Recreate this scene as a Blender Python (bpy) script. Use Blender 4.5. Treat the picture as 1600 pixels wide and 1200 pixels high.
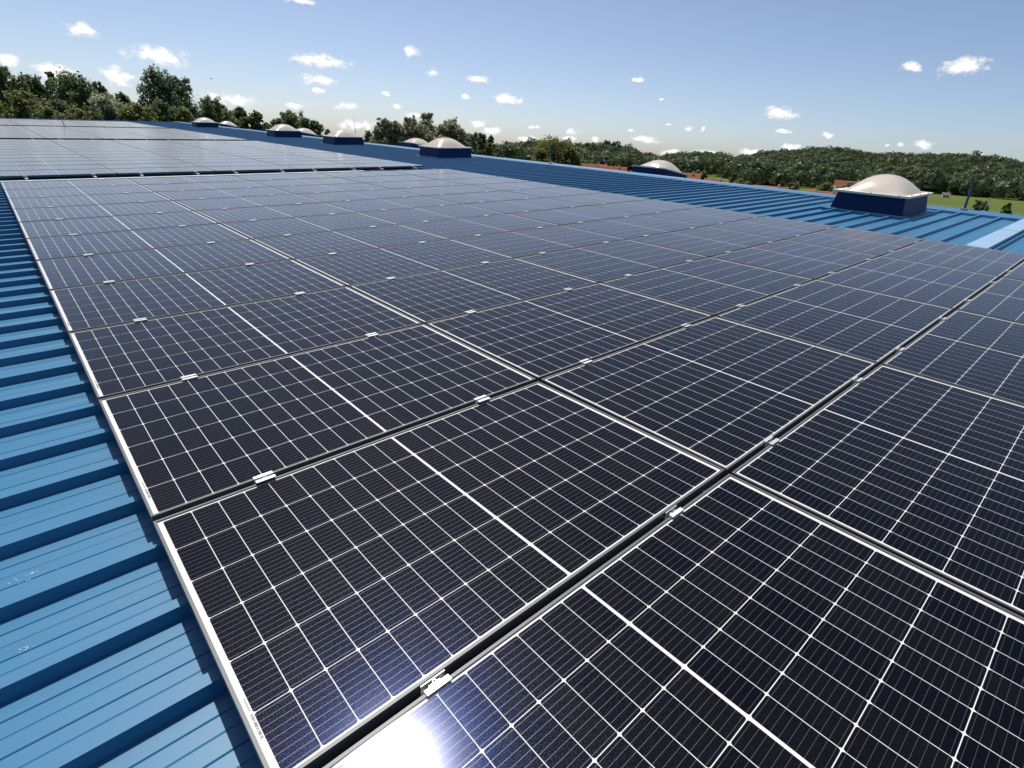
import bpy, math, random
import numpy as np
from mathutils import Matrix, Vector

# ------------------------------------------------------------------ scene, camera, sky, sun
for o in list(bpy.data.objects):
    bpy.data.objects.remove(o)
sc = bpy.context.scene
C = sc.collection
rad = math.radians

# roof frame (u up the slope, v along the ridge, z off the panel plane) -> world
RM = Matrix(((0.99894512, -0.00065722, -0.04591539, 0),
             (0.0, 0.99989757, -0.01431224, 0),
             (0.04592009, 0.01429714, 0.99884280, 0),
             (0, 0, 0, 1)))

cam_d = bpy.data.cameras.new('camera')
cam = bpy.data.objects.new('camera', cam_d)
C.objects.link(cam)
cam_d.sensor_width = 36.0
cam_d.lens = 856.066 / 1600.0 * 36.0
cam_d.clip_start = 0.05
cam_d.clip_end = 20000
cam.matrix_world = Matrix(((0.7445288, 0.2226314, -0.6293744, -0.1416845),
                           (-0.6647910, 0.3334933, -0.6684573, -1.8087037),
                           (0.0610725, 0.9160881, 0.3962987, 1.1679951),
                           (0, 0, 0, 1)))
sc.camera = cam

SUN_EL, SUN_AZ = 62.4, 69.4            # azimuth from +X towards +Y
sun_dir = Vector((math.cos(rad(SUN_EL)) * math.cos(rad(SUN_AZ)),
                  math.cos(rad(SUN_EL)) * math.sin(rad(SUN_AZ)), math.sin(rad(SUN_EL))))
sl = bpy.data.lights.new('sun', 'SUN')
sl.energy = 5.0
sl.angle = rad(0.53)
sl.color = (1.0, 0.955, 0.89)
sun = bpy.data.objects.new('sun', sl)
C.objects.link(sun)
sun.rotation_euler = sun_dir.to_track_quat('Z', 'Y').to_euler()
sun.location = (0, 0, 60)

vs = sc.view_settings
vs.view_transform = 'Standard'
vs.look = 'None'
vs.exposure = 0.0
vs.gamma = 1.0
vs.use_curve_mapping = False
cy = sc.cycles
cy.max_bounces = 6
cy.diffuse_bounces = 3
cy.glossy_bounces = 3
cy.transmission_bounces = 4
cy.transparent_max_bounces = 8
cy.caustics_reflective = False
cy.caustics_refractive = False

# cumulus clouds: azimuth, elevation, half width, half height (degrees)
CLOUDS = [(82.28, 5.91, 1.11, 0.54), (77.91, 4.9, 2.46, 0.8), (80.74, 3.1, 1.36, 0.76), (86.97, 3.41, 0.72, 0.54),
 (84.57, 3.02, 1.63, 0.56), (72.64, 2.18, 2.26, 0.59), (67.93, 2.16, 0.96, 0.3), (65.26, 5.83, 3.01, 0.67),
 (65.85, 4.33, 1.72, 0.49), (65.96, 3.53, 0.75, 0.25), (63.32, 2.42, 1.4, 0.36), (57.63, 7.28, 0.95, 0.48),
 (55.7, 5.65, 0.86, 0.35), (51.69, 5.42, 1.46, 0.36), (52.7, 3.95, 0.83, 0.31), (48.96, 3.98, 1.78, 0.47),
 (59.96, 3.7, 0.4, 0.21), (58.89, 2.74, 0.52, 0.21), (57.63, 2.14, 0.94, 0.37), (51.68, 1.88, 1.21, 0.43),
 (50.26, 1.25, 1.34, 0.49), (53.61, 2.08, 0.42, 0.16), (46.41, 1.82, 0.54, 0.22), (42.57, 1.66, 0.78, 0.38),
 (37.11, 6.26, 0.73, 0.3), (34.83, 4.78, 0.22, 0.15), (37.37, 2.12, 0.47, 0.22), (35.97, 1.44, 2.02, 0.33),
 (33.86, 2.74, 0.45, 0.13), (31.96, 2.57, 0.45, 0.27), (30.94, 2.52, 0.33, 0.26), (24.75, 4.01, 1.79, 0.55),
 (24.23, 2.68, 1.1, 0.2), (20.67, 2.4, 0.67, 0.3), (26.29, 0.92, 1.68, 0.37), (23.26, 1.41, 0.9, 0.41),
 (30.08, 0.64, 1.54, 0.33), (16.11, 7.48, 1.02, 0.35), (12.79, 7.48, 1.69, 0.64), (15.99, 1.95, 0.31, 0.15),
 (15.2, 1.94, 0.43, 0.24), (13.56, 2.07, 0.82, 0.38), (10.23, 1.52, 0.57, 0.19), (33.47, 0.44, 0.86, 0.28),
 (46.75, 0.75, 1.22, 0.33), (40.4, 1.13, 0.72, 0.33), (42.8, 0.98, 1.21, 0.28), (62.55, 1.0, 2.3, 0.53),
 (74.39, 2.36, 0.97, 0.39), (66.73, 9.91, 1.51, 0.22)]

w = bpy.data.worlds.new('World')
sc.world = w
w.use_nodes = True
nt = w.node_tree
nt.nodes.clear()
NN = nt.nodes.new
LK = nt.links.new
wo = NN('ShaderNodeOutputWorld')
SKY_STRENGTH = 0.125
bg = NN('ShaderNodeBackground')
bg.inputs['Strength'].default_value = SKY_STRENGTH
bg2 = NN('ShaderNodeBackground')
bg2.inputs['Strength'].default_value = SKY_STRENGTH
sky = NN('ShaderNodeTexSky')
sky.sky_type = 'NISHITA'
sky.sun_disc = False
sky.sun_elevation = rad(SUN_EL)
sky.sun_rotation = rad(90 - SUN_AZ)
sky.altitude = 0
sky.air_density = 0.6
sky.dust_density = 1.0
sky.ozone_density = 1.0

tc = NN('ShaderNodeTexCoord')
wn = NN('ShaderNodeTexNoise')
wn.inputs['Scale'].default_value = 30
wn.inputs['Detail'].default_value = 4
LK(tc.outputs['Generated'], wn.inputs['Vector'])
w1 = NN('ShaderNodeVectorMath')
w1.operation = 'MULTIPLY_ADD'
w1.inputs[1].default_value = (.028, .028, .012)
w1.inputs[2].default_value = (-.014, -.014, -.006)
LK(wn.outputs['Color'], w1.inputs[0])
w2 = NN('ShaderNodeVectorMath')
w2.operation = 'ADD'
LK(w1.outputs[0], w2.inputs[0])
LK(tc.outputs['Generated'], w2.inputs[1])
prev = None
for (a, e, hw, hh) in CLOUDS:
    mp = NN('ShaderNodeMapping')
    mp.vector_type = 'TEXTURE'
    a_, e_ = rad(a), rad(e)
    mp.inputs['Location'].default_value = (math.cos(e_) * math.cos(a_), math.cos(e_) * math.sin(a_), math.sin(e_))
    mp.inputs['Rotation'].default_value = (0, -e_, a_)
    mp.inputs['Scale'].default_value = (0.3, math.sin(rad(hw * 1.12)), math.sin(rad(hh * 1.25)))
    LK(w2.outputs[0], mp.inputs['Vector'])
    ln = NN('ShaderNodeVectorMath')
    ln.operation = 'LENGTH'
    LK(mp.outputs[0], ln.inputs[0])
    if prev is None:
        prev = ln.outputs['Value']
    else:
        mn = NN('ShaderNodeMath')
        mn.operation = 'MINIMUM'
        LK(prev, mn.inputs[0])
        LK(ln.outputs['Value'], mn.inputs[1])
        prev = mn.outputs[0]
st = NN('ShaderNodeMapping')
st.inputs['Scale'].default_value = (1, 1, 1.7)
LK(tc.outputs['Generated'], st.inputs['Vector'])
ns = NN('ShaderNodeTexNoise')
ns.inputs['Scale'].default_value = 75
ns.inputs['Detail'].default_value = 6
ns.inputs['Roughness'].default_value = 0.62
LK(st.outputs[0], ns.inputs['Vector'])


def wmath(op, a, b=None, clamp=False):
    m = NN('ShaderNodeMath')
    m.operation = op
    m.use_clamp = clamp
    for i, x in enumerate((a, b)):
        if x is None:
            continue
        if isinstance(x, (int, float)):
            m.inputs[i].default_value = x
        else:
            LK(x, m.inputs[i])
    return m.outputs[0]


field = wmath('ADD', wmath('SUBTRACT', 0.86, prev), wmath('MULTIPLY', wmath('SUBTRACT', ns.outputs['Fac'], 0.5), 1.7))
mr = NN('ShaderNodeMapRange')
mr.interpolation_type = 'SMOOTHSTEP'
mr.inputs['From Min'].default_value = 0.0
mr.inputs['From Max'].default_value = 0.55
mr.inputs['To Max'].default_value = 0.97
LK(field, mr.inputs['Value'])
mx = NN('ShaderNodeMix')
mx.data_type = 'RGBA'
CLOUD = (9.2, 9.15, 9.05, 1)
cs = NN('ShaderNodeMix')
cs.data_type = 'RGBA'
cs.inputs['A'].default_value = (6.6, 6.75, 7.1, 1)
cs.inputs['B'].default_value = CLOUD
shade = NN('ShaderNodeMapRange')
shade.inputs['From Min'].default_value = 0.15
shade.inputs['From Max'].default_value = 0.8
LK(field, shade.inputs['Value'])
LK(shade.outputs[0], cs.inputs['Factor'])
LK(cs.outputs['Result'], mx.inputs['B'])
LK(mr.outputs[0], mx.inputs['Factor'])
LK(sky.outputs[0], mx.inputs['A'])
LK(mx.outputs['Result'], bg.inputs['Color'])
# the same fair-weather cumulus continues round the rest of the horizon
sp_ = NN('ShaderNodeSeparateXYZ')
LK(tc.outputs['Generated'], sp_.inputs[0])
zz_ = sp_.outputs['Z']
ca, sa = math.cos(rad(47.5)), math.sin(rad(47.5))
side = wmath('ADD', wmath('MULTIPLY', sp_.outputs['X'], ca), wmath('MULTIPLY', sp_.outputs['Y'], sa))
insec = wmath('MULTIPLY', wmath('GREATER_THAN', side, 0.69), wmath('MULTIPLY', wmath('LESS_THAN', zz_, 0.2), wmath('GREATER_THAN', zz_, -0.02)))
n2 = NN('ShaderNodeTexNoise')
n2.inputs['Scale'].default_value = 16
n2.inputs['Detail'].default_value = 5
n2.inputs['Roughness'].default_value = 0.6
st2 = NN('ShaderNodeMapping')
st2.inputs['Scale'].default_value = (1, 1, 2.6)
LK(tc.outputs['Generated'], st2.inputs['Vector'])
LK(st2.outputs[0], n2.inputs['Vector'])
band = wmath('MULTIPLY', wmath('MULTIPLY', wmath('SUBTRACT', 0.24, zz_), 6.0, True), wmath('MULTIPLY', wmath('SUBTRACT', 0.60, side), 8.0, True), True)
m3 = NN('ShaderNodeMapRange')
m3.interpolation_type = 'SMOOTHSTEP'
m3.inputs['From Min'].default_value = 0.60
m3.inputs['From Max'].default_value = 0.68
LK(n2.outputs['Fac'], m3.inputs['Value'])
mx2 = NN('ShaderNodeMix')
mx2.data_type = 'RGBA'
mx2.inputs['B'].default_value = CLOUD
LK(wmath('MULTIPLY', m3.outputs[0], band), mx2.inputs['Factor'])
LK(sky.outputs[0], mx2.inputs['A'])
LK(mx2.outputs['Result'], bg2.inputs['Color'])
msh = NN('ShaderNodeMixShader')
LK(insec, msh.inputs[0])
LK(bg2.outputs[0], msh.inputs[1])
LK(bg.outputs[0], msh.inputs[2])
LK(msh.outputs[0], wo.inputs['Surface'])

# ------------------------------------------------------------------ helpers
rnd = random.Random(7)


def mesh(name, verts, faces, smooth=False):
    m = bpy.data.meshes.new(name)
    m.from_pydata([tuple(v) for v in verts], [], [tuple(f) for f in faces])
    if smooth:
        m.polygons.foreach_set('use_smooth', [True] * len(m.polygons))
    m.update()
    return m


def np_quads(name, V):
    """V: (n,4,3) array of loose quads -> one mesh"""
    n = len(V)
    m = bpy.data.meshes.new(name)
    m.vertices.add(n * 4)
    m.vertices.foreach_set('co', np.ascontiguousarray(V, dtype=np.float32).ravel())
    m.loops.add(n * 4)
    m.loops.foreach_set('vertex_index', np.arange(n * 4, dtype=np.int32))
    m.polygons.add(n)
    m.polygons.foreach_set('loop_start', np.arange(0, n * 4, 4, dtype=np.int32))
    m.update(calc_edges=True)
    return m


class MB:
    def __init__(s):
        s.v, s.f = [], []

    def box(s, x0, x1, y0, y1, z0, z1):
        b = len(s.v)
        s.v += [(x0, y0, z0), (x1, y0, z0), (x1, y1, z0), (x0, y1, z0), (x0, y0, z1), (x1, y0, z1), (x1, y1, z1), (x0, y1, z1)]
        s.f += [tuple(b + i for i in q) for q in ((0, 3, 2, 1), (4, 5, 6, 7), (0, 1, 5, 4), (1, 2, 6, 5), (2, 3, 7, 6), (3, 0, 4, 7))]
        return s

    def quad(s, *p):
        b = len(s.v)
        s.v += list(p)
        s.f.append(tuple(range(b, b + len(p))))
        return s

    def tube(s, pts, radii, n=8, caps=True):
        b = len(s.v)
        pts = [Vector(p) for p in pts]
        for k, p in enumerate(pts):
            d = (pts[min(k + 1, len(pts) - 1)] - pts[max(k - 1, 0)]).normalized()
            a = d.orthogonal().normalized() if abs(d.z) > .95 else Vector((0, 0, 1)).cross(d).normalized()
            c = d.cross(a)
            for i in range(n):
                t = 2 * math.pi * i / n
                s.v.append(tuple(p + (a * math.cos(t) + c * math.sin(t)) * radii[k]))
        for k in range(len(pts) - 1):
            for i in range(n):
                j = (i + 1) % n
                s.f.append((b + k * n + i, b + k * n + j, b + (k + 1) * n + j, b + (k + 1) * n + i))
        if caps:
            s.f.append(tuple(b + i for i in reversed(range(n))))
            s.f.append(tuple(b + (len(pts) - 1) * n + i for i in range(n)))
        return s

    def mesh(s, name, smooth=False):
        return mesh(name, s.v, s.f, smooth)


def obj(name, me, mat=None, parent=None, loc=None, mw=None):
    o = bpy.data.objects.new(name, me)
    C.objects.link(o)
    if me is not None and mat is not None and not me.materials:
        me.materials.append(mat)
    if parent is not None:
        o.parent = parent
    if mw is not None:
        o.matrix_world = mw
    elif loc is not None:
        o.location = loc
    return o


def tag(o, label=None, cat=None, group=None, kind=None):
    if label:
        o['label'] = label
    if cat:
        o['category'] = cat
    if group:
        o['group'] = group
    if kind:
        o['kind'] = kind
    return o


def T(x, y, z):
    return Matrix.Translation((x, y, z))


def thing(name, label, cat, mw, group=None):
    o = bpy.data.objects.new(name, None)
    o.empty_display_size = 0.2
    C.objects.link(o)
    o.matrix_world = mw
    return tag(o, label, cat, group)


# ------------------------------------------------------------------ materials
class Mat:
    def __init__(s, name):
        s.m = bpy.data.materials.new(name)
        s.m.use_nodes = True
        s.t = s.m.node_tree
        s.p = s.t.nodes['Principled BSDF']
        s.out = s.t.nodes['Material Output']

    def n(s, typ, **kw):
        nd = s.t.nodes.new('ShaderNode' + typ)
        for k, v in kw.items():
            if k in nd.inputs.keys():
                nd.inputs[k].default_value = v
            else:
                setattr(nd, k, v)
        return nd

    def l(s, a, b):
        s.t.links.new(a, b)

    def mathn(s, op, a, b=None, clamp=False):
        m = s.t.nodes.new('ShaderNodeMath')
        m.operation = op
        m.use_clamp = clamp
        for i, x in enumerate((a, b)):
            if x is None:
                continue
            if isinstance(x, (int, float)):
                m.inputs[i].default_value = x
            else:
                s.l(x, m.inputs[i])
        return m.outputs[0]

    def mix(s, fac, a, b):
        m = s.t.nodes.new('ShaderNodeMix')
        m.data_type = 'RGBA'
        for k, x in (('Factor', fac), ('A', a), ('B', b)):
            if isinstance(x, (int, float)):
                m.inputs[k].default_value = x
            elif isinstance(x, tuple):
                m.inputs[k].default_value = (*x, 1) if len(x) == 3 else x
            else:
                s.l(x, m.inputs[k])
        return m.outputs['Result']

    def ramp(s, src, lo, hi):
        r = s.t.nodes.new('ShaderNodeMapRange')
        r.inputs['From Min'].default_value = lo
        r.inputs['From Max'].default_value = hi
        s.l(src, r.inputs['Value'])
        return r.outputs[0]

    def noise(s, scale, detail=4, rough=.55, coord='Object', stretch=None):
        tcn = s.n('TexCoord')
        v = tcn.outputs[coord]
        if stretch:
            mpn = s.n('Mapping')
            mpn.inputs['Scale'].default_value = stretch
            s.l(v, mpn.inputs['Vector'])
            v = mpn.outputs[0]
        nn = s.n('TexNoise', Scale=scale, Detail=detail, Roughness=rough)
        s.l(v, nn.inputs['Vector'])
        return nn.outputs['Fac']

    def bump(s, h, strength=.2, dist=.01):
        b = s.n('Bump', Strength=strength, Distance=dist)
        s.l(h, b.inputs['Height'])
        s.l(b.outputs[0], s.p.inputs['Normal'])

    def set(s, **kw):
        for k, v in kw.items():
            k = k.replace('_', ' ')
            s.p.inputs[k].default_value = (*v, 1) if isinstance(v, tuple) and len(v) == 3 else v
        return s


def plain(name, col, rough=.5, metal=0.0, var=.12, scale=6, spec=.5):
    M = Mat(name)
    nz = M.noise(scale, 2)
    lo = tuple(c * (1 - var) for c in col)
    hi = tuple(min(1, c * (1 + var)) for c in col)
    M.l(M.mix(nz, lo, hi), M.p.inputs['Base Color'])
    M.set(Roughness=rough, Metallic=metal)
    M.p.inputs['Specular IOR Level'].default_value = spec
    return M.m


# solar cells: near-black blue silicon with nine silver bus wires along u
def make_cell_mat():
    M = Mat('silicon_cell')
    tcn = M.n('TexCoord')
    sx = M.n('SeparateXYZ')
    M.l(tcn.outputs['Object'], sx.inputs[0])
    ph = M.mathn('FRACT', M.mathn('ADD', M.mathn('DIVIDE', sx.outputs['Y'], 0.168 / 9), 0.5))
    d = M.mathn('ABSOLUTE', M.mathn('SUBTRACT', ph, 0.5))
    line = M.mathn('LESS_THAN', d, 0.022)
    info = M.n('ObjectInfo')
    spark = M.noise(900, 2)
    c1 = M.mix(info.outputs['Random'], (0.0010, 0.0013, 0.0030), (0.0042, 0.0035, 0.0040))
    c2 = M.mix(M.ramp(spark, .55, .8), c1, (0.006, 0.006, 0.011))
    M.l(M.mix(line, c2, (0.10, 0.10, 0.105)), M.p.inputs['Base Color'])
    M.l(M.mathn('MULTIPLY', line, .5), M.p.inputs['Metallic'])
    M.l(M.mathn('ADD', M.mathn('MULTIPLY', line, .22), .195), M.p.inputs['Roughness'])
    M.p.inputs['Specular IOR Level'].default_value = .10
    M.p.inputs['Specular Tint'].default_value = (0.06, 0.21, 1.0, 1)
    M.bump(spark, .22, .0005)
    return M.m


def make_glass_mat():
    M = Mat('solar_glass')
    M.t.nodes.remove(M.p)
    tr = M.n('BsdfTransparent')
    gl = M.n('BsdfGlossy', Roughness=.19, distribution='BECKMANN')
    nz = M.noise(2.2, 2)
    M.l(M.mathn('ADD', M.mathn('MULTIPLY', nz, .03), .165), gl.inputs['Roughness'])
    mx_ = M.n('MixShader')
    lw = M.n('LayerWeight', Blend=.5)
    # anti-reflective coated glass: weak at normal incidence, near mirror at grazing
    M.l(M.mathn('ADD', M.mathn('MULTIPLY', M.mathn('POWER', lw.outputs['Facing'], 7.2), 1.05), .011, True), mx_.inputs[0])
    M.l(tr.outputs[0], mx_.inputs[1])
    M.l(gl.outputs[0], mx_.inputs[2])
    # thin dust, plus a pale sheen painted on at grazing angles
    df = M.n('BsdfDiffuse')
    df.inputs['Color'].default_value = (.58, .57, .55, 1)
    m2 = M.n('MixShader')
    dust = M.noise(420, 3)
    # grazing term paints in sky sheen on distant panels; patchy term is dust
    sheen_dust = M.mathn('ADD', M.mathn('MULTIPLY', M.mathn('POWER', lw.outputs['Facing'], 17.0), .55), M.mathn('MULTIPLY', M.ramp(nz, .35, .8), .0022))
    speck = M.mathn('MULTIPLY', M.ramp(dust, .70, .8), .012)
    M.l(M.mathn('ADD', sheen_dust, speck), m2.inputs[0])
    M.l(mx_.outputs[0], m2.inputs[1])
    M.l(df.outputs[0], m2.inputs[2])
    g2 = M.n('BsdfGlossy', Roughness=.40)
    g2.inputs['Color'].default_value = (.95, .90, .84, 1)
    m3_ = M.n('MixShader')
    M.l(M.mathn('MULTIPLY', M.ramp(dust, .56, .72), .030), m3_.inputs[0])
    M.l(m2.outputs[0], m3_.inputs[1])
    M.l(g2.outputs[0], m3_.inputs[2])
    M.l(m3_.outputs[0], M.out.inputs['Surface'])
    return M.m


def make_roof_mat():
    M = Mat('blue_coated_steel')
    st_ = M.noise(1.0, 6, .6, stretch=(.25, 9, 1))
    sp = M.noise(35, 4, .7)
    c = M.mix(st_, (0.020, 0.138, 0.268), (0.030, 0.165, 0.308))
    bl = M.noise(1.7, 5, .65, stretch=(.6, 2.2, 1))
    c = M.mix(M.mathn('MULTIPLY', M.ramp(bl, .45, .75), .30), c, (.10, .19, .28))
    c = M.mix(M.mathn('MULTIPLY', M.ramp(sp, .68, .80), .30), c, (.20, .26, .32))
    M.l(c, M.p.inputs['Base Color'])
    M.l(M.mathn('ADD', M.mathn('MULTIPLY', st_, .10), .38), M.p.inputs['Roughness'])
    M.p.inputs['Specular IOR Level'].default_value = .45
    return M.m


def make_leaf_mat(name, dark, light, trans=.58, scale=.55):
    M = Mat(name)
    M.t.nodes.remove(M.p)
    geo = M.n('NewGeometry')
    nz = M.noise(scale, 3)
    f = M.mathn('ADD', M.mathn('MULTIPLY', nz, .75), M.mathn('MULTIPLY', geo.outputs['Random Per Island'], .25))
    c = M.mix(M.ramp(f, .25, .75), dark, light)
    df = M.n('BsdfDiffuse')
    tl = M.n('BsdfTranslucent')
    gs = M.n('BsdfGlossy', Roughness=.5)
    gs.inputs['Color'].default_value = (.6, .6, .6, 1)
    M.l(c, df.inputs['Color'])
    M.l(M.mix(.5, c, tuple(x * 1.5 for x in light)), tl.inputs['Color'])
    a = M.n('MixShader')
    a.inputs[0].default_value = trans
    M.l(df.outputs[0], a.inputs[1])
    M.l(tl.outputs[0], a.inputs[2])
    b = M.n('MixShader')
    b.inputs[0].default_value = .04
    M.l(a.outputs[0], b.inputs[1])
    M.l(gs.outputs[0], b.inputs[2])
    M.l(b.outputs[0], M.out.inputs['Surface'])
    return M.m


def make_dome_mat():
    M = Mat('opal_acrylic')
    nz = M.noise(3, 5)
    M.l(M.mix(nz, (.84, .75, .66), (.90, .83, .75)), M.p.inputs['Base Color'])
    M.set(Roughness=.22)
    M.p.inputs['Coat Weight'].default_value = .4
    M.p.inputs['Coat Roughness'].default_value = .12
    tl = M.n('BsdfTranslucent')
    tl.inputs['Color'].default_value = (.95, .86, .77, 1)
    m = M.n('MixShader')
    m.inputs[0].default_value = .45
    M.l(M.p.outputs[0], m.inputs[1])
    M.l(tl.outputs[0], m.inputs[2])
    M.l(m.outputs[0], M.out.inputs['Surface'])
    return M.m


def make_ground_mat():
    M = Mat('meadow')
    big = M.noise(.006, 3, coord='Object')
    mid = M.noise(.05, 5)
    fine = M.noise(.6, 5)
    c = M.mix(M.ramp(big, .40, .60), (.080, .125, .022), (.135, .150, .040))
    c = M.mix(M.mathn('MULTIPLY', M.ramp(mid, .45, .75), .5), c, (.14, .13, .055))
    c = M.mix(M.mathn('MULTIPLY', fine, .35), c, (.05, .08, .015))
    M.l(c, M.p.inputs['Base Color'])
    M.set(Roughness=.95)
    M.p.inputs['Specular IOR Level'].default_value = .1
    M.bump(fine, .5, .3)
    return M.m


MAT = dict(
    cell=make_cell_mat(), glass=make_glass_mat(), roof=make_roof_mat(), dome=make_dome_mat(), ground=make_ground_mat(),
    back=plain('white_backsheet', (.66, .66, .645), .6, var=.05),
    frame=plain('anodised_aluminium', (.105, .108, .112), .5, .3, var=.06, scale=3),
    alu=plain('mill_aluminium', (.62, .62, .62), .45, .6, var=.06, scale=30),
    galv=plain('galvanised_steel', (.42, .43, .45), .5, .6, var=.15, scale=12),
    bolt=plain('bolt_steel', (.30, .30, .31), .4, .9),
    cap=plain('blue_flashing', (.036, .150, .290), .45, var=.12, scale=4),
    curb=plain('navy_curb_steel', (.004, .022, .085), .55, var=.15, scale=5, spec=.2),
    rim=plain('cream_dome_rim', (.74, .69, .56), .55, var=.08, spec=.25),
    duct=plain('pale_blue_cover', (.27, .41, .56), .45, var=.08, scale=3),
    pole=plain('navy_paint', (.012, .03, .09), .4),
    rod=plain('dull_zinc_rod', (.32, .32, .32), .5, .7),
    ink=plain('label_ink', (.03, .03, .03), .7),
    redcable=plain('red_cable_sheath', (.35, .045, .03), .5),
    wall=plain('grey_cladding', (.45, .47, .48), .5, var=.05, scale=1),
    plaster=plain('cream_plaster', (.62, .57, .48), .85, var=.1, scale=1.5),
    tile=plain('orange_roof_tile', (.46, .125, .052), .8, var=.3, scale=5),
    tile2=plain('faded_red_roof_tile', (.36, .13, .085), .8, var=.3, scale=5),
    pane=plain('dark_window_pane', (.03, .035, .04), .1),
    bark=plain('bark', (.085, .065, .048), .9, var=.3, scale=9),
    track=plain('dry_track', (.30, .27, .14), .95, var=.2, scale=.6),
    drop=plain('bird_lime', (.50, .52, .52), .9, var=.2, scale=60),
    leaf_d=make_leaf_mat('dark_green_leaf', (0.058, 0.1, 0.04), (0.155, 0.205, 0.085)),
    leaf_b=make_leaf_mat('blue_green_leaf', (0.054, 0.1, 0.058), (0.14, 0.195, 0.11)),
    leaf_o=make_leaf_mat('olive_leaf', (0.08, 0.105, 0.032), (0.2, 0.215, 0.075)),
    leaf_p=make_leaf_mat('pale_willow_leaf', (0.17, 0.185, 0.11), (0.37, 0.38, 0.25)),
    leaf_y=make_leaf_mat('yellow_green_leaf', (0.05, 0.08, 0.02), (0.19, 0.205, 0.05)),
    forest=make_leaf_mat('forest_leaf', (0.04, 0.068, 0.03), (0.108, 0.136, 0.054), .42, .035),
    bird=plain('dark_feather', (.03, .03, .03), .8),
)

# ------------------------------------------------------------------ ground and hills
SKYL = [(-180, .3), (-30, .6), (0, .9), (7.3, 1.25), (8.9, 1.42), (10.1, 1.57), (12.4, 1.44), (14.5, 1.36), (16.7, 1.29), (18.6, 1.42),
        (20, 1.49), (22.9, 1.17), (25.5, .82), (27.5, .37), (29.2, .59), (30.9, .54), (32.6, .33), (34.3, .0), (35.5, .15),
        (37.6, .63), (39.8, .83), (41.8, .54), (45.2, .56), (46.4, .54), (48.3, .21), (49.8, -.28), (51.9, -.58), (56, -.8), (180, -.8)]
SA = np.array([s[0] for s in SKYL], float)
SE = np.array([s[1] for s in SKYL], float)
VALLEY = -12.0


def hill(az, D):
    el = np.interp(az, SA, SE)
    D0 = np.interp(az, [-180, -20, 0, 13, 21, 26, 29, 36, 45, 52, 60, 180], [700, 620, 560, 540, 430, 400, 560, 430, 360, 340, 700, 700])
    D1 = np.interp(az, [-180, 0, 26, 33, 40, 52, 180], [1000, 1000, 980, 820, 720, 620, 1000])
    top = np.maximum(1.17 + D1 * np.tan(np.radians(el)) - 9.0, VALLEY + .5)
    t = np.clip((D - D0) / (D1 - D0), 0, 1)
    t = t * t * (3 - 2 * t)
    lump = 1.6 * np.sin(az * 1.9 + D * .013) * np.sin(D * .021 + az * .6)
    near = np.where((az > 58) | (az < -20), -9.0, VALLEY)
    base = -9.0 + (near + 9.0) * np.clip((D - 70) / 90, 0, 1)
    return base + (top - base) * t + lump * t * (1 - t) * 4 - .012 * np.clip(D - D1 - 150, 0, 6000)


radii = [0, 25, 50, 70, 90, 110, 130, 160, 200, 250, 300, 340, 380, 420, 460, 500, 540, 580, 620, 660, 700, 740, 780, 820, 860, 900, 940, 980, 1020, 1080, 1150, 1300, 1600, 2200, 3200, 5000, 8000]
NA = 360
V = [(0.0, 0.0, -9.0)]
F = []
for r in radii[1:]:
    az = np.linspace(-180, 180, NA, endpoint=False)
    z = hill(az, np.full(NA, float(r)))
    V += [(r * math.cos(rad(a)), r * math.sin(rad(a)), float(zz)) for a, zz in zip(az, z)]
for i in range(NA):
    F.append((0, 1 + i, 1 + (i + 1) % NA))
for k in range(len(radii) - 2):
    b = 1 + k * NA
    for i in range(NA):
        j = (i + 1) % NA
        F.append((b + i, b + NA + i, b + NA + j, b + j))
tag(obj('ground', mesh('ground', V, F, True), MAT['ground']), 'green meadows rolling away to the wooded hills', 'ground', kind='structure')

# forest on the hills: one mass of crowns
rng = np.random.default_rng(11)


def leaf_quads(P, N, size, rng, flat=.6):
    """quads at points P with normals near N"""
    n = len(P)
    d = N + rng.normal(0, flat, (n, 3))
    d /= np.linalg.norm(d, axis=1)[:, None] + 1e-9
    a = np.cross(d, rng.normal(0, 1, (n, 3)))
    a /= np.linalg.norm(a, axis=1)[:, None] + 1e-9
    b = np.cross(d, a)
    s = (size * rng.uniform(.6, 1.35, n))[:, None]
    a = a * s
    b = b * s * rng.uniform(.55, 1.0, n)[:, None]
    return np.stack([P - a - b * .3, P + b, P + a + b * .3, P - b], 1)


def sphere_pts(n, rng):
    d = rng.normal(0, 1, (n, 3))
    return d / np.linalg.norm(d, axis=1)[:, None]


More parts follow.
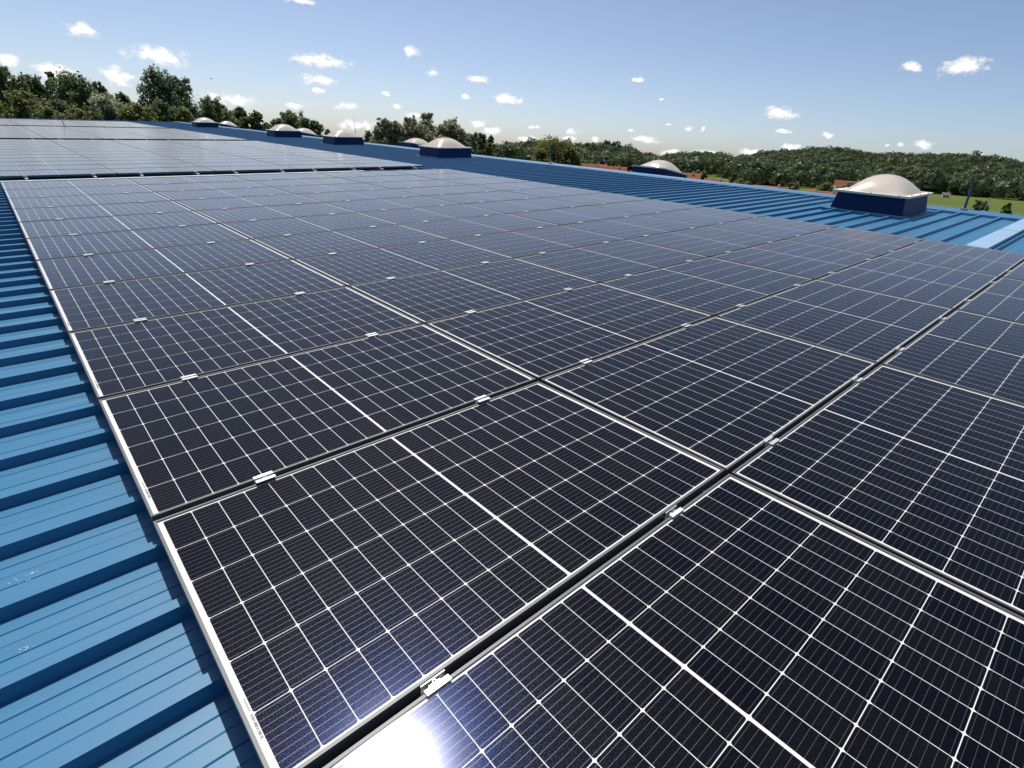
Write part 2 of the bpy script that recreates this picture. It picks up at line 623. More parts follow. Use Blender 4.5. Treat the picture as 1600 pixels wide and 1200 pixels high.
def scatter_forest():
    out = []
    pts = []
    tries = 0
    while len(pts) < 4300 and tries < 60000:
        tries += 1
        az = rng.uniform(-3, 54)
        D = math.sqrt(rng.uniform(330 ** 2, 1090 ** 2))
        D0 = np.interp(az, [-20, 0, 13, 21, 26, 29, 36, 45, 52, 60], [620, 560, 540, 430, 400, 560, 430, 360, 340, 700])
        D1 = np.interp(az, [0, 26, 33, 40, 52], [1000, 980, 820, 720, 620])
        if D < D0 + 6 or D > D1 + 55:
            continue
        if D > D0 + 90 and rng.random() < .25:
            continue
        pts.append((az, D))
    for az, D in pts:
        R = rng.choice([3.2, 4.2, 5.2, 6.6], p=[.3, .35, .25, .1]) * rng.uniform(.88, 1.12)
        front = D < np.interp(az, [-20, 0, 13, 21, 26, 29, 36, 45, 52, 60], [620, 560, 540, 430, 400, 560, 430, 360, 340, 700]) + 75
        if front:
            R *= 1.35
        Hh = R * rng.uniform(.95, 1.5)
        z0 = float(hill(np.array([az]), np.array([D]))[0])
        n = 330 if front else (170 if D < 700 else 110)
        d = sphere_pts(n, rng)
        d[:, 2] = np.abs(d[:, 2]) * 1.0 - .25
        lob = 1 + .22 * np.sin(d[:, 0] * 5 + az * 40) * np.sin(d[:, 1] * 5 + D)
        P = d * np.array([R, R, Hh]) * lob[:, None] * rng.uniform(.82, 1.05, n)[:, None]
        P += np.array([D * math.cos(rad(az)), D * math.sin(rad(az)), z0 + 3.6 + rng.uniform(-2.2, 3.4)])
        out.append(leaf_quads(P, d, np.full(n, R * (.145 if front else .19)), rng, .24))
    return np.concatenate(out)


tag(obj('hillside_forest', np_quads('hillside_forest', scatter_forest()), MAT['forest']),
    'dense dark green forest covering the far hills', 'forest', kind='stuff')

# ------------------------------------------------------------------ warehouse roof
H_PAN, RIB, PITCH = -0.12, 0.040, 0.306
U0, U1 = -1.45, 13.98
V_START = 1.168 - PITCH * 24
N_SHEET = 70
V_END = V_START + N_SHEET * 3 * PITCH


def sheet_mesh(u0, u1):
    prof = []
    for k in range(3):
        o = k * PITCH
        prof += [(o, 0), (o + .009, RIB), (o + .046, RIB), (o + .056, 0)]
        for g in (.098, .146, .200, .250):
            dp = .0032 if g in (.146, .250) else .0018
            prof += [(o + g - .0035, 0), (o + g, -dp), (o + g + .0035, 0)]
    prof.append((3 * PITCH, 0))
    n = len(prof)
    vv = [(u0, v, z) for v, z in prof] + [(u1, v, z) for v, z in prof]
    ff = [(i, n + i, n + i + 1, i + 1) for i in range(n - 1)]
    # lapped edge and underside
    b = len(vv)
    vv += [(u0, 0, -.04), (u0, 3 * PITCH, -.04), (u1, 3 * PITCH, -.04), (u1, 0, -.04)]
    ff += [(b, b + 1, b + 2, b + 3)]
    return mesh('roof_sheet', vv, ff)


house_root = thing('warehouse', 'long low warehouse with ribbed blue metal roof carrying the solar arrays', 'building', RM @ T(6, 20, -9))
inv = house_root.matrix_world.inverted()


def roofpart(name, me, mat, m):
    o = obj(name, me, mat, house_root)
    o.matrix_local = inv @ m
    return o


ms = sheet_mesh(U0, U1)
RIDGE = (14.0, 0.0, H_PAN)
SLOPE = math.asin(0.0459201)
SLOPE_EXTRA = rad(4.2)
RM2 = RM @ T(*RIDGE) @ Matrix.Rotation(2 * SLOPE + SLOPE_EXTRA, 4, 'Y')   # far slope frame, u' down the far side
ms2 = sheet_mesh(0.02, 15.4)
for k in range(N_SHEET):
    roofpart('roof_sheet', ms, MAT['roof'], RM @ T(0, V_START + k * 3 * PITCH, H_PAN))
    roofpart('roof_sheet', ms2, MAT['roof'], RM2 @ T(0, V_START + k * 3 * PITCH, 0))

# ridge cap in 3 m lengths
zc = RIB + .003
cap = MB()
L = 3.0
prof = [(-.50, .004), (-.485, zc), (-.06, zc), (0.0, zc + .020), (.06, zc - .006), (.485, zc - .070), (.50, zc - .098)]
for (a, za), (b_, zb) in zip(prof[:-1], prof[1:]):
    cap.quad((a, 0, za), (b_, 0, zb), (b_, L + .02, zb), (a, L + .02, za))
mc = cap.mesh('ridge_cap')
k = 0
v = V_START
while v < V_END - 1:
    roofpart('ridge_cap', mc, MAT['cap'], RM @ T(14.0, v, H_PAN + (k % 2) * .0025))
    v += L
    k += 1
# walls under the eaves and gables
zb = -9.6
zf = H_PAN - 14.5 * math.tan(2 * SLOPE + SLOPE_EXTRA) - .25
roofpart('wall', MB().box(U0 + .3, U0 + .5, V_START + .2, V_END - .2, zb, -.30).mesh('wall'), MAT['wall'], RM)
roofpart('wall', MB().box(28.3, 28.5, V_START + .2, V_END - .2, zb, zf).mesh('wall'), MAT['wall'], RM)
for va, vb in ((V_START + .2, V_START + .4), (V_END - .4, V_END - .2)):
    pr = [(U0 + .5, zb), (28.3, zb), (28.3, zf), (14.0, H_PAN - .12), (U0 + .5, H_PAN - .12)]
    roofpart('wall', mesh('wall', [(a, va, b) for a, b in pr] + [(a, vb, b) for a, b in pr],
                          [(0, 1, 2, 3, 4), (9, 8, 7, 6, 5)] + [(i, 5 + i, 5 + (i + 1) % 5, (i + 1) % 5) for i in range(5)]), MAT['wall'], RM)
roofpart('gutter', MB().box(U0 - .16, U0 - .01, V_START, V_END, -.30, -.17).mesh('gutter'), MAT['cap'], RM)
# verge trims close the gable ends
for vv_ in (V_START - .05, V_END + .004):
    roofpart('verge_trim', MB().box(U0, 13.9, vv_, vv_ + .045, H_PAN - .25, H_PAN + RIB + .02).mesh('verge_trim'), MAT['cap'], RM)

# ------------------------------------------------------------------ solar panels
PU, PV = 1.747, 1.058
PL, PW, FH, LIP = 1.729, 1.038, 0.035, 0.0085
CU, CV, CGAP = 0.0838, 0.168, 0.008
CELL_L, CELL_W, CH = 0.0815, 0.1656, 0.0058
Z_CELL = FH - .0042


def frame_mesh():
    m = MB()
    x, y = PL / 2, PW / 2
    t = .0022
    # top lips, mitred
    for s in (1, -1):
        a = [(-x, s * y), (x, s * y), (x - LIP, s * (y - LIP)), (-x + LIP, s * (y - LIP))]
        if s > 0:
            a = a[::-1]
        m.quad(*[(p, q, FH) for p, q in a])
        a = [(s * x, -y), (s * x, y), (s * (x - LIP), y - LIP), (s * (x - LIP), -y + LIP)]
        if s < 0:
            a = a[::-1]
        m.quad(*[(p, q, FH) for p, q in a])
        # inner lip edge
        m.quad((-x + LIP, s * (y - LIP), FH), (x - LIP, s * (y - LIP), FH), (x - LIP, s * (y - LIP), FH - .0055), (-x + LIP, s * (y - LIP), FH - .0055))
        m.quad((s * (x - LIP), -y + LIP, FH), (s * (x - LIP), y - LIP, FH), (s * (x - LIP), y - LIP, FH - .0055), (s * (x - LIP), -y + LIP, FH - .0055))
        # outer sides
        m.quad((-x, s * y, 0), (x, s * y, 0), (x, s * y, FH), (-x, s * y, FH))
        m.quad((s * x, -y, 0), (s * x, y, 0), (s * x, y, FH), (s * x, -y, FH))
        # bottom flange
        m.quad((-x, s * y, 0), (x, s * y, 0), (x, s * (y - .03), 0), (-x, s * (y - .03), 0))
    return m.mesh('frame')


def cell_poly(cx, cy, z):
    a, b, c = CELL_L / 2, CELL_W / 2, CH
    k = c * .42
    base = [(a - c, -b), (a - k * .72, -b + k * .72), (a, -b + c), (a, b - c), (a - k * .72, b - k * .72), (a - c, b),
            (-a + c, b), (-a + k * .72, b - k * .72), (-a, b - c), (-a, -b + c), (-a + k * .72, -b + k * .72), (-a + c, -b)]
    return [(cx + p, cy + q, z) for p, q in base]


def cell_mesh_one():
    t = cell_poly(0, 0, 0)
    bt = [(x_, y_, -.0009) for x_, y_, _ in t]
    n = len(t)
    return mesh('solar_cell', t + bt, [tuple(range(n))] + [(i, n + i, n + (i + 1) % n, (i + 1) % n) for i in range(n)])


CELLPOS = []
for iu in range(20):
    cu = (iu - 9.5) * CU + (CGAP / 2 if iu >= 10 else -CGAP / 2)
    for iv in range(6):
        CELLPOS.append((cu, (iv - 2.5) * CV))


def cells_joined():
    # origin sits on a cell centre line so that the bus wires fall at the same places as on single cells
    vv, ff = [], []
    for cu, cv in CELLPOS:
        b = len(vv)
        a_, b_ = CELL_L / 2, CELL_W / 2
        cc = CH
        pts = [(a_ - cc, -b_), (a_, -b_ + cc), (a_, b_ - cc), (a_ - cc, b_), (-a_ + cc, b_), (-a_, b_ - cc), (-a_, -b_ + cc), (-a_ + cc, -b_)]
        vv += [(cu + p, cv - CV / 2 + q, 0) for p, q in pts]
        ff.append(tuple(range(b, b + 8)))
    return mesh('solar_cells', vv, ff)


M_FRAME = frame_mesh()
M_BACK = MB().quad((-PL / 2 + .004, -PW / 2 + .004, 0), (PL / 2 - .004, -PW / 2 + .004, 0), (PL / 2 - .004, PW / 2 - .004, 0), (-PL / 2 + .004, PW / 2 - .004, 0)).mesh('backsheet')
M_GLASS = MB().quad((-PL / 2 + .006, -PW / 2 + .006, 0), (PL / 2 - .006, -PW / 2 + .006, 0), (PL / 2 - .006, PW / 2 - .006, 0), (-PL / 2 + .006, PW / 2 - .006, 0)).mesh('glass')
M_CELL = cell_mesh_one()
M_CELLS = cells_joined()


def serial_mesh():
    m = MB()
    r = random.Random(3)
    y = -.035
    while y < .035:
        wd = r.choice((.0006, .0009, .0016))
        m.quad((-.003, y, 0), (.003, y, 0), (.003, y + wd, 0), (-.003, y + wd, 0))
        y += wd + r.choice((.0009, .0014, .0022))
    y = .045
    for _ in range(9):
        m.quad((-.0022, y, 0), (.0018, y, 0), (.0018, y + .0018, 0), (-.0022, y + .0018, 0))
        y += .0045
    return m.mesh('serial_label')


M_SERIAL = serial_mesh()
ORD = ['first', 'second', 'third', 'fourth', 'fifth', 'sixth', 'seventh', 'eighth', 'ninth', 'tenth', 'eleventh', 'twelfth']
ARRAYS = [('nearest', -2 * PV, 12), ('second', 11.58, 12), ('third', 25.30, 12), ('farthest', 39.25, 12)]
CAM_UV = (-.088, -1.79)

for an, v0, rows in ARRAYS:
    for c in range(5):
        for r in range(rows):
            cu, cv = (c + .5) * PU, v0 + (r + .5) * PV
            tilt = Matrix.Rotation(rad(rnd.uniform(-.10, .10)), 4, 'X') @ Matrix.Rotation(rad(rnd.uniform(-.07, .07)), 4, 'Y')
            if an == 'nearest' and c == 0 and r == 1:
                tilt = Matrix.Rotation(rad(-.8), 4, 'X')
            p = thing('solar_panel', '%s solar panel, %s array, %s row from the front, %s column from the eave'
                      % ('dark', an, ORD[r], ORD[c]), 'solar panel', RM @ T(cu, cv, -FH) @ tilt, 'solar panels of the %s array' % an)
            obj('frame', M_FRAME, MAT['frame'], p)
            obj('backsheet', M_BACK, MAT['back'], p, (0, 0, Z_CELL - .0003))
            dist = math.hypot(cu - CAM_UV[0], cv - CAM_UV[1])
            if dist < 5.6:
                for x_, y_ in CELLPOS:
                    obj('solar_cell', M_CELL, MAT['cell'], p, (x_, y_, Z_CELL))
            else:
                tag(obj('solar_cells', M_CELLS, MAT['cell'], p, (0, CV / 2, Z_CELL)), kind='stuff')
            obj('glass', M_GLASS, MAT['glass'], p, (0, 0, FH - .0018))
            if c == 0 and an == 'nearest' and r < 5:
                obj('serial_label', M_SERIAL, MAT['ink'], p, (-PL / 2 + .0185, -.37, Z_CELL - .0001))

# rails with clamps


def clamp_mesh():
    m = MB()
    hw = .034
    g = .009
    m.box(-hw, hw, -g - .013, -g + .0025, .0008, .0040)
    m.box(-hw, hw, g - .0025, g + .013, .0008, .0040)
    m.box(-hw, hw, -g + .0005, -g + .0025, -.022, .0008)
    m.box(-hw, hw, g - .0025, g - .0005, -.022, .0008)
    m.box(-hw, hw, -g + .0005, g - .0005, -.025, -.022)
    m.box(-.016, .016, -g + .0028, g - .0028, -.0215, -.004)
    return m.mesh('clamp')


def bolt_mesh():
    m = MB()
    n = 10
    ring = lambda r, z: [(r * math.cos(2 * math.pi * i / n), r * math.sin(2 * math.pi * i / n), z) for i in range(n)]
    b = ring(.0060, 0) + ring(.0060, .006) + ring(.0034, .006) + ring(.0034, .002)
    f = []
    for k_ in range(3):
        for i in range(n):
            j = (i + 1) % n
            f.append((k_ * n + i, k_ * n + j, (k_ + 1) * n + j, (k_ + 1) * n + i))
    f.append(tuple(3 * n + i for i in range(n)))
    return mesh('bolt', b, f)


M_CLAMP, M_BOLT = clamp_mesh(), bolt_mesh()
for an, v0, rows in ARRAYS:
    ln_ = rows * PV
    rm_ = MB().box(-.02, .02, -.16, -.0005, -.083, -FH - .001).box(-.02, .02, -.0005, ln_ + .10, -.083, -FH - .0012)
    rm_ = rm_.mesh('rail')
    for c in range(5):
        for h_, off in (('lower', .375), ('upper', 1.370)):
            rt = thing('mounting_rail', 'aluminium mounting rail with clamps, %s array, %s of the %s column from the eave' % (an, 'lower one' if h_ == 'lower' else 'upper one', ORD[c]),
                       'mounting rail', RM @ T(c * PU + off, v0, -.083), 'rails under the solar arrays')
            obj('rail', rm_, MAT['alu'], rt, (0, 0, .083))
            for r in range(rows + 1):
                if r == 0 and an == 'nearest':
                    continue
                cl = obj('clamp', M_CLAMP, MAT['alu'], rt, (rnd.uniform(-.012, .012), r * PV, .083))
                if an == 'nearest' and r < 6:
                    obj('bolt', M_BOLT, MAT['bolt'], cl, (0, 0, -.0040))

# ------------------------------------------------------------------ skylight domes


def dome_mesh(lu, lv, hgt, n=26):
    vv, ff = [], []
    for i in range(n + 1):
        for j in range(n + 1):
            x_, y_ = -1 + 2 * i / n, -1 + 2 * j / n
            s = ((1 - abs(x_) ** 2.3) * (1 - abs(y_) ** 2.3)) ** .92
            vv.append((x_ * lu / 2, y_ * lv / 2, hgt * s))
    for i in range(n):
        for j in range(n):
            a = i * (n + 1) + j
            ff.append((a, a + n + 1, a + n + 2, a + 1))
    return mesh('dome', vv, ff, True)


DU, DV, DH = 1.42, 1.16, .34
FL = .10


def curb_mesh():
    a, b, c, d = DU / 2 + .03, DV / 2 + .03, DU / 2 - .03, DV / 2 - .03
    vv = [(-a, -b, 0), (a, -b, 0), (a, b, 0), (-a, b, 0), (-c, -d, DH), (c, -d, DH), (c, d, DH), (-c, d, DH)]
    return mesh('curb', vv, [(0, 1, 5, 4), (1, 2, 6, 5), (2, 3, 7, 6), (3, 0, 4, 7)])


def flange_mesh():
    a, b = DU / 2 + .03 + FL, DV / 2 + .03 + FL
    m = MB()
    z0, z1 = .0, RIB + .012
    i, j = DU / 2 + .02, DV / 2 + .02
    m.box(-a, -i, -b, b, z0, z1).box(i, a, -b, b, z0, z1 + .0005).box(-i, i, -b, -j, z0, z1 - .0005).box(-i, i, j, b, z0, z1 + .001)
    return m.mesh('flange')


def rim_mesh():
    a, b = DU / 2 + .035, DV / 2 + .035
    i, j = DU / 2 - .07, DV / 2 - .07
    m = MB()
    m.box(-a, -i, -b, b, 0, .034).box(i, a, -b, b, 0, .034).box(-i, i, -b, -j, 0, .0335).box(-i, i, j, b, 0, .0335)
    return m.mesh('rim')


M_DOME, M_CURB, M_RIM, M_FLANGE = dome_mesh(DU - .12, DV - .12, .30), curb_mesh(), rim_mesh(), flange_mesh()
M_BOUNCE = mesh('bounce_liner', [(-DU / 2 + .02, -DV / 2 + .02, .045), (DU / 2 - .02, -DV / 2 + .02, .045), (DU / 2 - .02, DV / 2 - .02, .045), (-DU / 2 + .02, DV / 2 - .02, .045),
    (-DU / 2 + .05, -DV / 2 + .05, DH), (DU / 2 - .05, -DV / 2 + .05, DH), (DU / 2 - .05, DV / 2 - .05, DH), (-DU / 2 + .05, DV / 2 - .05, DH)],
    [(0, 1, 2, 3), (0, 1, 5, 4), (1, 2, 6, 5), (2, 3, 7, 6), (3, 0, 4, 7)])
M_SCREW = MB().tube([(0, 0, 0), (0, 0, .012)], [.011, .011], 8).mesh('screw')
SKYLIGHTS = [
    (0, 12.30, 1.62, 'large near skylight with cream dome on navy curb below the ridge, far right'),
    (0, 12.30, 15.66, 'skylight dome on navy curb, second of the ones on the near slope'),
    (0, 12.30, 23.60, 'skylight dome on navy curb with thin rod showing right behind it'),
    (0, 12.30, 30.50, 'skylight dome on navy curb, fourth of the ones on the near slope'),
    (0, 12.30, 45.00, 'smallest skylight dome on navy curb, beside the farthest solar array'),
    (1, 2.00, 9.05, 'skylight dome half hidden beyond the ridge, nearest of those on far slope'),
    (1, 2.00, 23.20, 'skylight dome peeking over ridge just left of the second near one'),
    (1, 2.00, 36.6, 'skylight dome beyond the ridge, overlapping the fourth near one'),
    (1, 2.00, 52.3, 'tiny skylight dome beyond the ridge, right of the smallest near one')]
for far, u, v, lab in SKYLIGHTS:
    mw = (RM2 @ T(u, v, 0)) if far else (RM @ T(u, v, H_PAN))
    s = thing('skylight', lab, 'skylight', mw, 'skylight domes along the ridge')
    obj('flange', M_FLANGE, MAT['cap'], s)
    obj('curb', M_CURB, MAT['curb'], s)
    obj('bounce_liner', M_BOUNCE, MAT['back'], s)  # unseen white box, added to bounce daylight up into the dome
    rm_o = obj('rim', M_RIM, MAT['rim'], s, (0, 0, DH))
    obj('dome', M_DOME, MAT['dome'], s, (0, 0, DH + .022))
    if v < 26:
        for (x_, y_) in [(-.715, -.45), (-.715, 0.0), (-.715, .45), (.715, -.45), (.715, .45), (-.5, -.585), (0, -.585), (.5, -.585), (0, .585)]:
            obj('screw', M_SCREW, MAT['bolt'], rm_o, (x_, y_, .034))

# ------------------------------------------------------------------ rods, poles, cover, tray, cables on the roof


def rod(name, label, base, tip, r0, r1, mat, foot=.07, cat='lightning rod'):
    b, t = Vector(base), Vector(tip)
    t0 = thing(name, label, cat, RM @ T(*b))
    d = t - b
    obj('shaft', MB().tube([(0, 0, .02), tuple(d)], [r0, r1], 8).mesh('shaft'), mat, t0)
    obj('foot', MB().box(-foot, foot, -foot, foot, 0, .035).mesh('foot'), MAT['galv'], t0)
    return t0


rod('lightning_rod', 'thin grey lightning rod on the ridge before the yellow green trees', (14.0, 12.0, H_PAN + .045), (14.04, 12.25, .62), .012, .007, MAT['rod'])
rod('lightning_rod', 'thin grey lightning rod behind the third skylight dome', (14.0, 25.6, H_PAN + .045), (14.0, 25.75, 1.05), .014, .008, MAT['rod'])
rod('lightning_rod', 'grey lightning rod in the gap before the farthest solar array', (3.62, 38.55, H_PAN + .03), (3.50, 38.7, .95), .022, .014, MAT['rod'])
rod('vent_pole', 'stout navy blue pole leaning on the ridge at far right', (14.0, .62, H_PAN + .045), (14.15, .66, .36), .024, .018, MAT['pole'], .05, 'pole')
rod('lightning_rod', 'short faint grey rod right of the navy pole', (14.35, .36, H_PAN + .0), (14.42, .36, .18), .007, .006, MAT['rod'], .04)

t0 = thing('cable_duct_cover', 'flat pale blue metal duct cover running up to the ridge, far right', 'duct cover', RM @ T(8.9, -.50, H_PAN))
obj('cover', MB().box(0, 2.30, -.115, .115, RIB + .002, .085).box(2.303, 4.55, -.113, .113, RIB + .002, .0845).mesh('cover'), MAT['duct'], t0)
obj('joint_strip', MB().box(2.28, 2.33, -.117, .117, .03, .087).mesh('joint_strip'), MAT['galv'], t0)

t0 = thing('cable_tray', 'long grey cable tray in the gap behind the nearest array', 'cable tray', RM @ T(0, 10.98, H_PAN + RIB))
obj('tray', MB().box(0, 7.2, -.06, .06, .0, .003).box(0, 7.2, -.062, -.06, 0, .050).box(0, 7.2, .06, .062, 0, .050).mesh('tray'), MAT['galv'], t0)
obj('lid', MB().box(0, 6.6, -.066, .066, .0505, .054).mesh('lid'), MAT['galv'], t0)
pts = []
for k in range(40):
    u = 2.2 + k * .11
    pts.append((u, 11.22 + .05 * math.sin(u * 2.1) + .03 * math.sin(u * 5.3), H_PAN + RIB + .012 + .02 * max(0, math.sin(u * 3.1))))
o = obj('cable', MB().tube(pts, [.007] * 40, 6).mesh('cable', True), MAT['redcable'], mw=RM)
tag(o, 'thin red cable lying loose in the gap before the second array', 'cable')

# bird lime on the bare sheets
for (u, v, s, lab) in ((-.335, .105, 1.0, 'larger pale bird dropping on the blue roof sheet by the array edge'),
                       (-.345, -.205, .45, 'small pale bird dropping on the blue roof sheet, nearer the camera')):
    m = MB()
    r = random.Random(int(s * 100))
    for k in range(int(16 * s) + 3):
        cx, cy = r.gauss(0, .028) * s, r.gauss(0, .012) * s
        rr = r.uniform(.0005, .0016) * (1 if k else 2.6)
        m.quad(*[(cx + rr * r.uniform(.7, 1.6) * math.cos(t_) * 1.5, cy + rr * r.uniform(.6, 1.1) * math.sin(t_), .0012 + k * .00003) for t_ in [i * math.pi / 4 for i in range(8)]])
    tag(obj('bird_dropping', m.mesh('bird_dropping'), MAT['drop'], mw=RM @ T(u, v, H_PAN)), lab, 'bird dropping')

# ------------------------------------------------------------------ trees
def ground_z(x, y):
    return float(hill(np.array([math.degrees(math.atan2(y, x))]), np.array([math.hypot(x, y)]))[0])


def tree(name, label, x, y, top, R, mat, group, shape='round', leaves=5200, leaf=.24, seed=0, full=False):
    g = np.random.default_rng(seed)
    gz = ground_z(x, y)
    Ht = top - gz
    root = thing(name, label, 'bush' if name == 'bush' else 'tree', T(x, y, gz), group)
    lo = .06 if full else .22
    # trunk and limbs
    mb = MB()
    bend = g.normal(0, .02 * Ht, 2)
    tp = [(bend[0] * t * t, bend[1] * t * t, Ht * .86 * t) for t in np.linspace(0, 1, 6)]
    r0 = max(.07, Ht * .020)
    mb.tube(tp, [r0 * (1 - .85 * t) + .015 for t in np.linspace(0, 1, 6)], 8)
    lobes = []
    nl = int(g.integers(17, 25))
    for k in range(nl):
        t = lo + (1 - lo) * (k + .5) / nl
        if shape == 'round':
            prof_ = math.sin(math.pi * min(1, (t - lo) / (1 - lo) * .86 + .12)) ** .6
        elif shape == 'spire':
            prof_ = min(1, (t - lo) / .25) * (1.02 - (t - lo) / (1 - lo)) ** .55
        else:
            prof_ = math.sin(math.pi * min(1, (t - lo) / (1 - lo) * .80 + .20)) ** .45
        a = k * 2.4 + g.uniform(-.5, .5)
        rr = R * prof_ * g.uniform(.25, .72)
        lr = R * g.uniform(.30, .48) * (.55 + .45 * prof_)
        z = min(Ht * t, Ht - lr * .9)
        c = np.array([math.cos(a) * rr + bend[0] * t, math.sin(a) * rr + bend[1] * t, z])
        lobes.append((c, lr))
        zs = max(Ht * .1, z - rr * 1.1 - .4)
        mb.tube([(bend[0] * (zs / Ht) ** 2, bend[1] * (zs / Ht) ** 2, zs), tuple((c * .5 + np.array([0, 0, .5 * zs])) + g.normal(0, .08 * R, 3)), tuple(c)], [r0 * .35, r0 * .22, .012], 5, False)
    # topmost tuft
    lobes.append((np.array([bend[0], bend[1], Ht - R * .24]), R * .26))
    obj('trunk', mb.mesh('trunk', True), MAT['bark'], root)
    out = []
    tot = sum(l[1] ** 2 for l in lobes)
    for c, lr in lobes:
        n = int(leaves * lr * lr / tot)
        # each lobe is made of ragged sprays
        ns_ = max(6, n // 26)
        sd = sphere_pts(ns_, g)
        sc_ = sd * lr * g.uniform(.45, 1.12, ns_)[:, None] * np.array([1, 1, 1.12])
        idx = g.integers(0, ns_, n)
        P = c + sc_[idx] + g.normal(0, lr * .16, (n, 3))
        N = sd[idx] + np.array([0, 0, .35])
        out.append(leaf_quads(P, N, np.full(n, leaf), g, .7))
    obj('crown', np_quads('crown', np.concatenate(out)), MAT[mat], root)
    return root


PLACES = [
 (5.8, 138.3, 8.6, 3.6, 'd', 'tall dark tree at the left edge of the tree line'),
 (9.7, 143.1, 7.8, 3.0, 'd', 'dark rounded tree second from the left edge of the tree line'),
 (13.3, 149.4, 9.0, 1.5, 'd', 'thin dark tree sticking up between two rounder ones at far left'),
 (15.1, 139.3, 8.4, 4.3, 'd', 'broad dark tree in the middle of the left tree line'),
 (20.1, 145.3, 7.7, 2.4, 'd', 'narrow dark tree right of the broad dark one at left'),
 (22.3, 135.0, 5.9, 2.4, 'd', 'low dark tree just left of the tallest tree'),
 (26.8, 127.4, 10.0, 4.6, 'b', 'tallest tree of the left tree line, bluish green and spreading'),
 (31.1, 129.8, 9.1, 2.7, 'b', 'bluish green tree joined to the right of the tallest one'),
 (35.8, 132.1, 6.5, 3.7, 'd', 'dark rounded tree behind the smallest near skylight'),
 (6.0, 120.1, 3.9, 3.0, 'o', 'olive bushy tree low at the left edge'),
 (17.0, 119.1, 4.6, 3.3, 'p', 'pale willow below the dark trees at left'),
 (21.0, 115.1, 3.5, 3.0, 'o', 'olive bushy tree right in front of the tallest tree'),
 (12.8, 116.3, 2.3, 3.2, 'o', 'low olive bush tree just right of the far rod'),
 (8.3, 115.0, 2.1, 2.6, 'o', 'low olive bush tree just left of the far rod'),
 (1.2, 136.8, 7.2, 3.7, 'd', 'dark tree cut by the left edge of the picture'),
 (1.0, 120.3, 3.3, 2.9, 'o', 'olive bush tree cut by the left edge of the picture'),
 (47.5, 147.5, 5.6, 2.9, 'd', 'feathery dark tree between the two leftmost skylight groups'),
 (51.2, 146.3, 5.2, 2.1, 'd', 'slim dark tree left of the fourth near skylight'),
 (43.4, 148.8, 4.1, 2.4, 'd', 'low dark tree behind the tiny far skylight'),
 (61.0, 151.4, 5.9, 3.9, 'd', 'dark rounded tree behind the fourth near skylight'),
 (63.8, 143.1, 4.0, 3.0, 'd', 'lower dark tree left of the third near skylight'),
 (63.4, 136.1, 2.2, 1.6, 'd', 'small dark tree touching the third near skylight'),
 (86.3, 157.8, 2.9, 1.9, 'p', 'small faint grey tree left of the pale willow clump'),
 (69.6, 119.9, 5.1, 2.8, 'p', 'leftmost tree of the pale willow clump'),
 (75.2, 118.4, 5.9, 3.2, 'p', 'pale willow second from left in its clump'),
 (82.3, 121.7, 7.2, 3.1, 'p', 'tallest pale willow of the clump'),
 (85.2, 115.7, 6.1, 3.5, 'p', 'pale willow right of the tallest of the clump'),
 (88.7, 113.0, 3.6, 2.6, 'p', 'lowest pale willow at the right end of the clump'),
 (97.8, 120.6, 4.1, 2.3, 'd', 'dark tree right of the pale willow clump'),
 (99.7, 119.0, 3.2, 1.8, 'd', 'small dark tree at the left foot of the hills'),
 (79.4, 111.7, 2.2, 2.9, 'p', 'low pale willow behind the second near skylight'),
 (121.1, 115.9, 4.0, 5.4, 'y', 'large yellow green tree behind the thin rod on the ridge'),
 (114.2, 113.6, 0.8, 3.2, 'y', 'yellow green bushy tree left of the thin rod'),
 (122.5, 110.7, 1.8, 3.0, 'y', 'yellow green bushy tree right of the thin rod'),
 (40.7, 142.5, 6.1, 3.2, 'd', 'dark tree filling the gap right of the tallest tree group'),
 (42.8, 141.9, 3.4, 2.4, 'o', 'low olive tree right behind the smallest near skylight'),
 (49.9, 148.1, 4.3, 2.7, 'd', 'dark tree between the feathery and the slim dark trees'),
 (53.2, 146.9, 2.8, 1.7, 'o', 'small olive tree right of the slim dark tree'),
 (56.4, 147.9, 4.0, 2.4, 'd', 'dark tree on the left flank of the rounded one behind the fourth skylight'),
 (62.0, 145.6, 4.7, 2.9, 'd', 'dark tree on the right flank of the rounded one behind the fourth skylight'),
 (11.4, 152.8, 6.4, 3.2, 'd', 'dark tree in the back row of the left belt'),
 (18.0, 147.1, 6.6, 2.5, 'd', 'dark back row tree between the broad and narrow ones at left'),
 (11.4, 125.7, 3.4, 3.2, 'd', 'low dark tree in front of the broad one at left'),
 (19.2, 120.7, 3.7, 2.4, 'o', 'olive tree between pale willow and tallest tree'),
 (25.3, 117.5, 4.5, 2.8, 'd', 'low dark tree at the foot of the tallest tree'),
 (28.5, 116.8, 3.6, 2.3, 'o', 'low olive tree right of the tallest tree foot'),
 (67.1, 118.7, 3.2, 2.1, 'p', 'low pale willow at the left end of its clump'),
 (72.0, 118.2, 4.6, 2.9, 'p', 'pale willow between the first and second of the clump'),
 (76.0, 115.7, 4.6, 2.9, 'p', 'lower pale willow just in front of the second of the clump'),
 (81.1, 114.6, 4.7, 2.8, 'p', 'pale willow left in front of the tallest of the clump'),
 (85.2, 111.7, 4.3, 2.5, 'p', 'pale willow in front, near the right end of the clump'),
 (89.1, 106.1, 1.4, 1.8, 'o', 'small olive bush tree right of the willow clump'),
 (97.4, 112.2, 0.6, 1.9, 'd', 'small dark bush tree where the hills begin')]
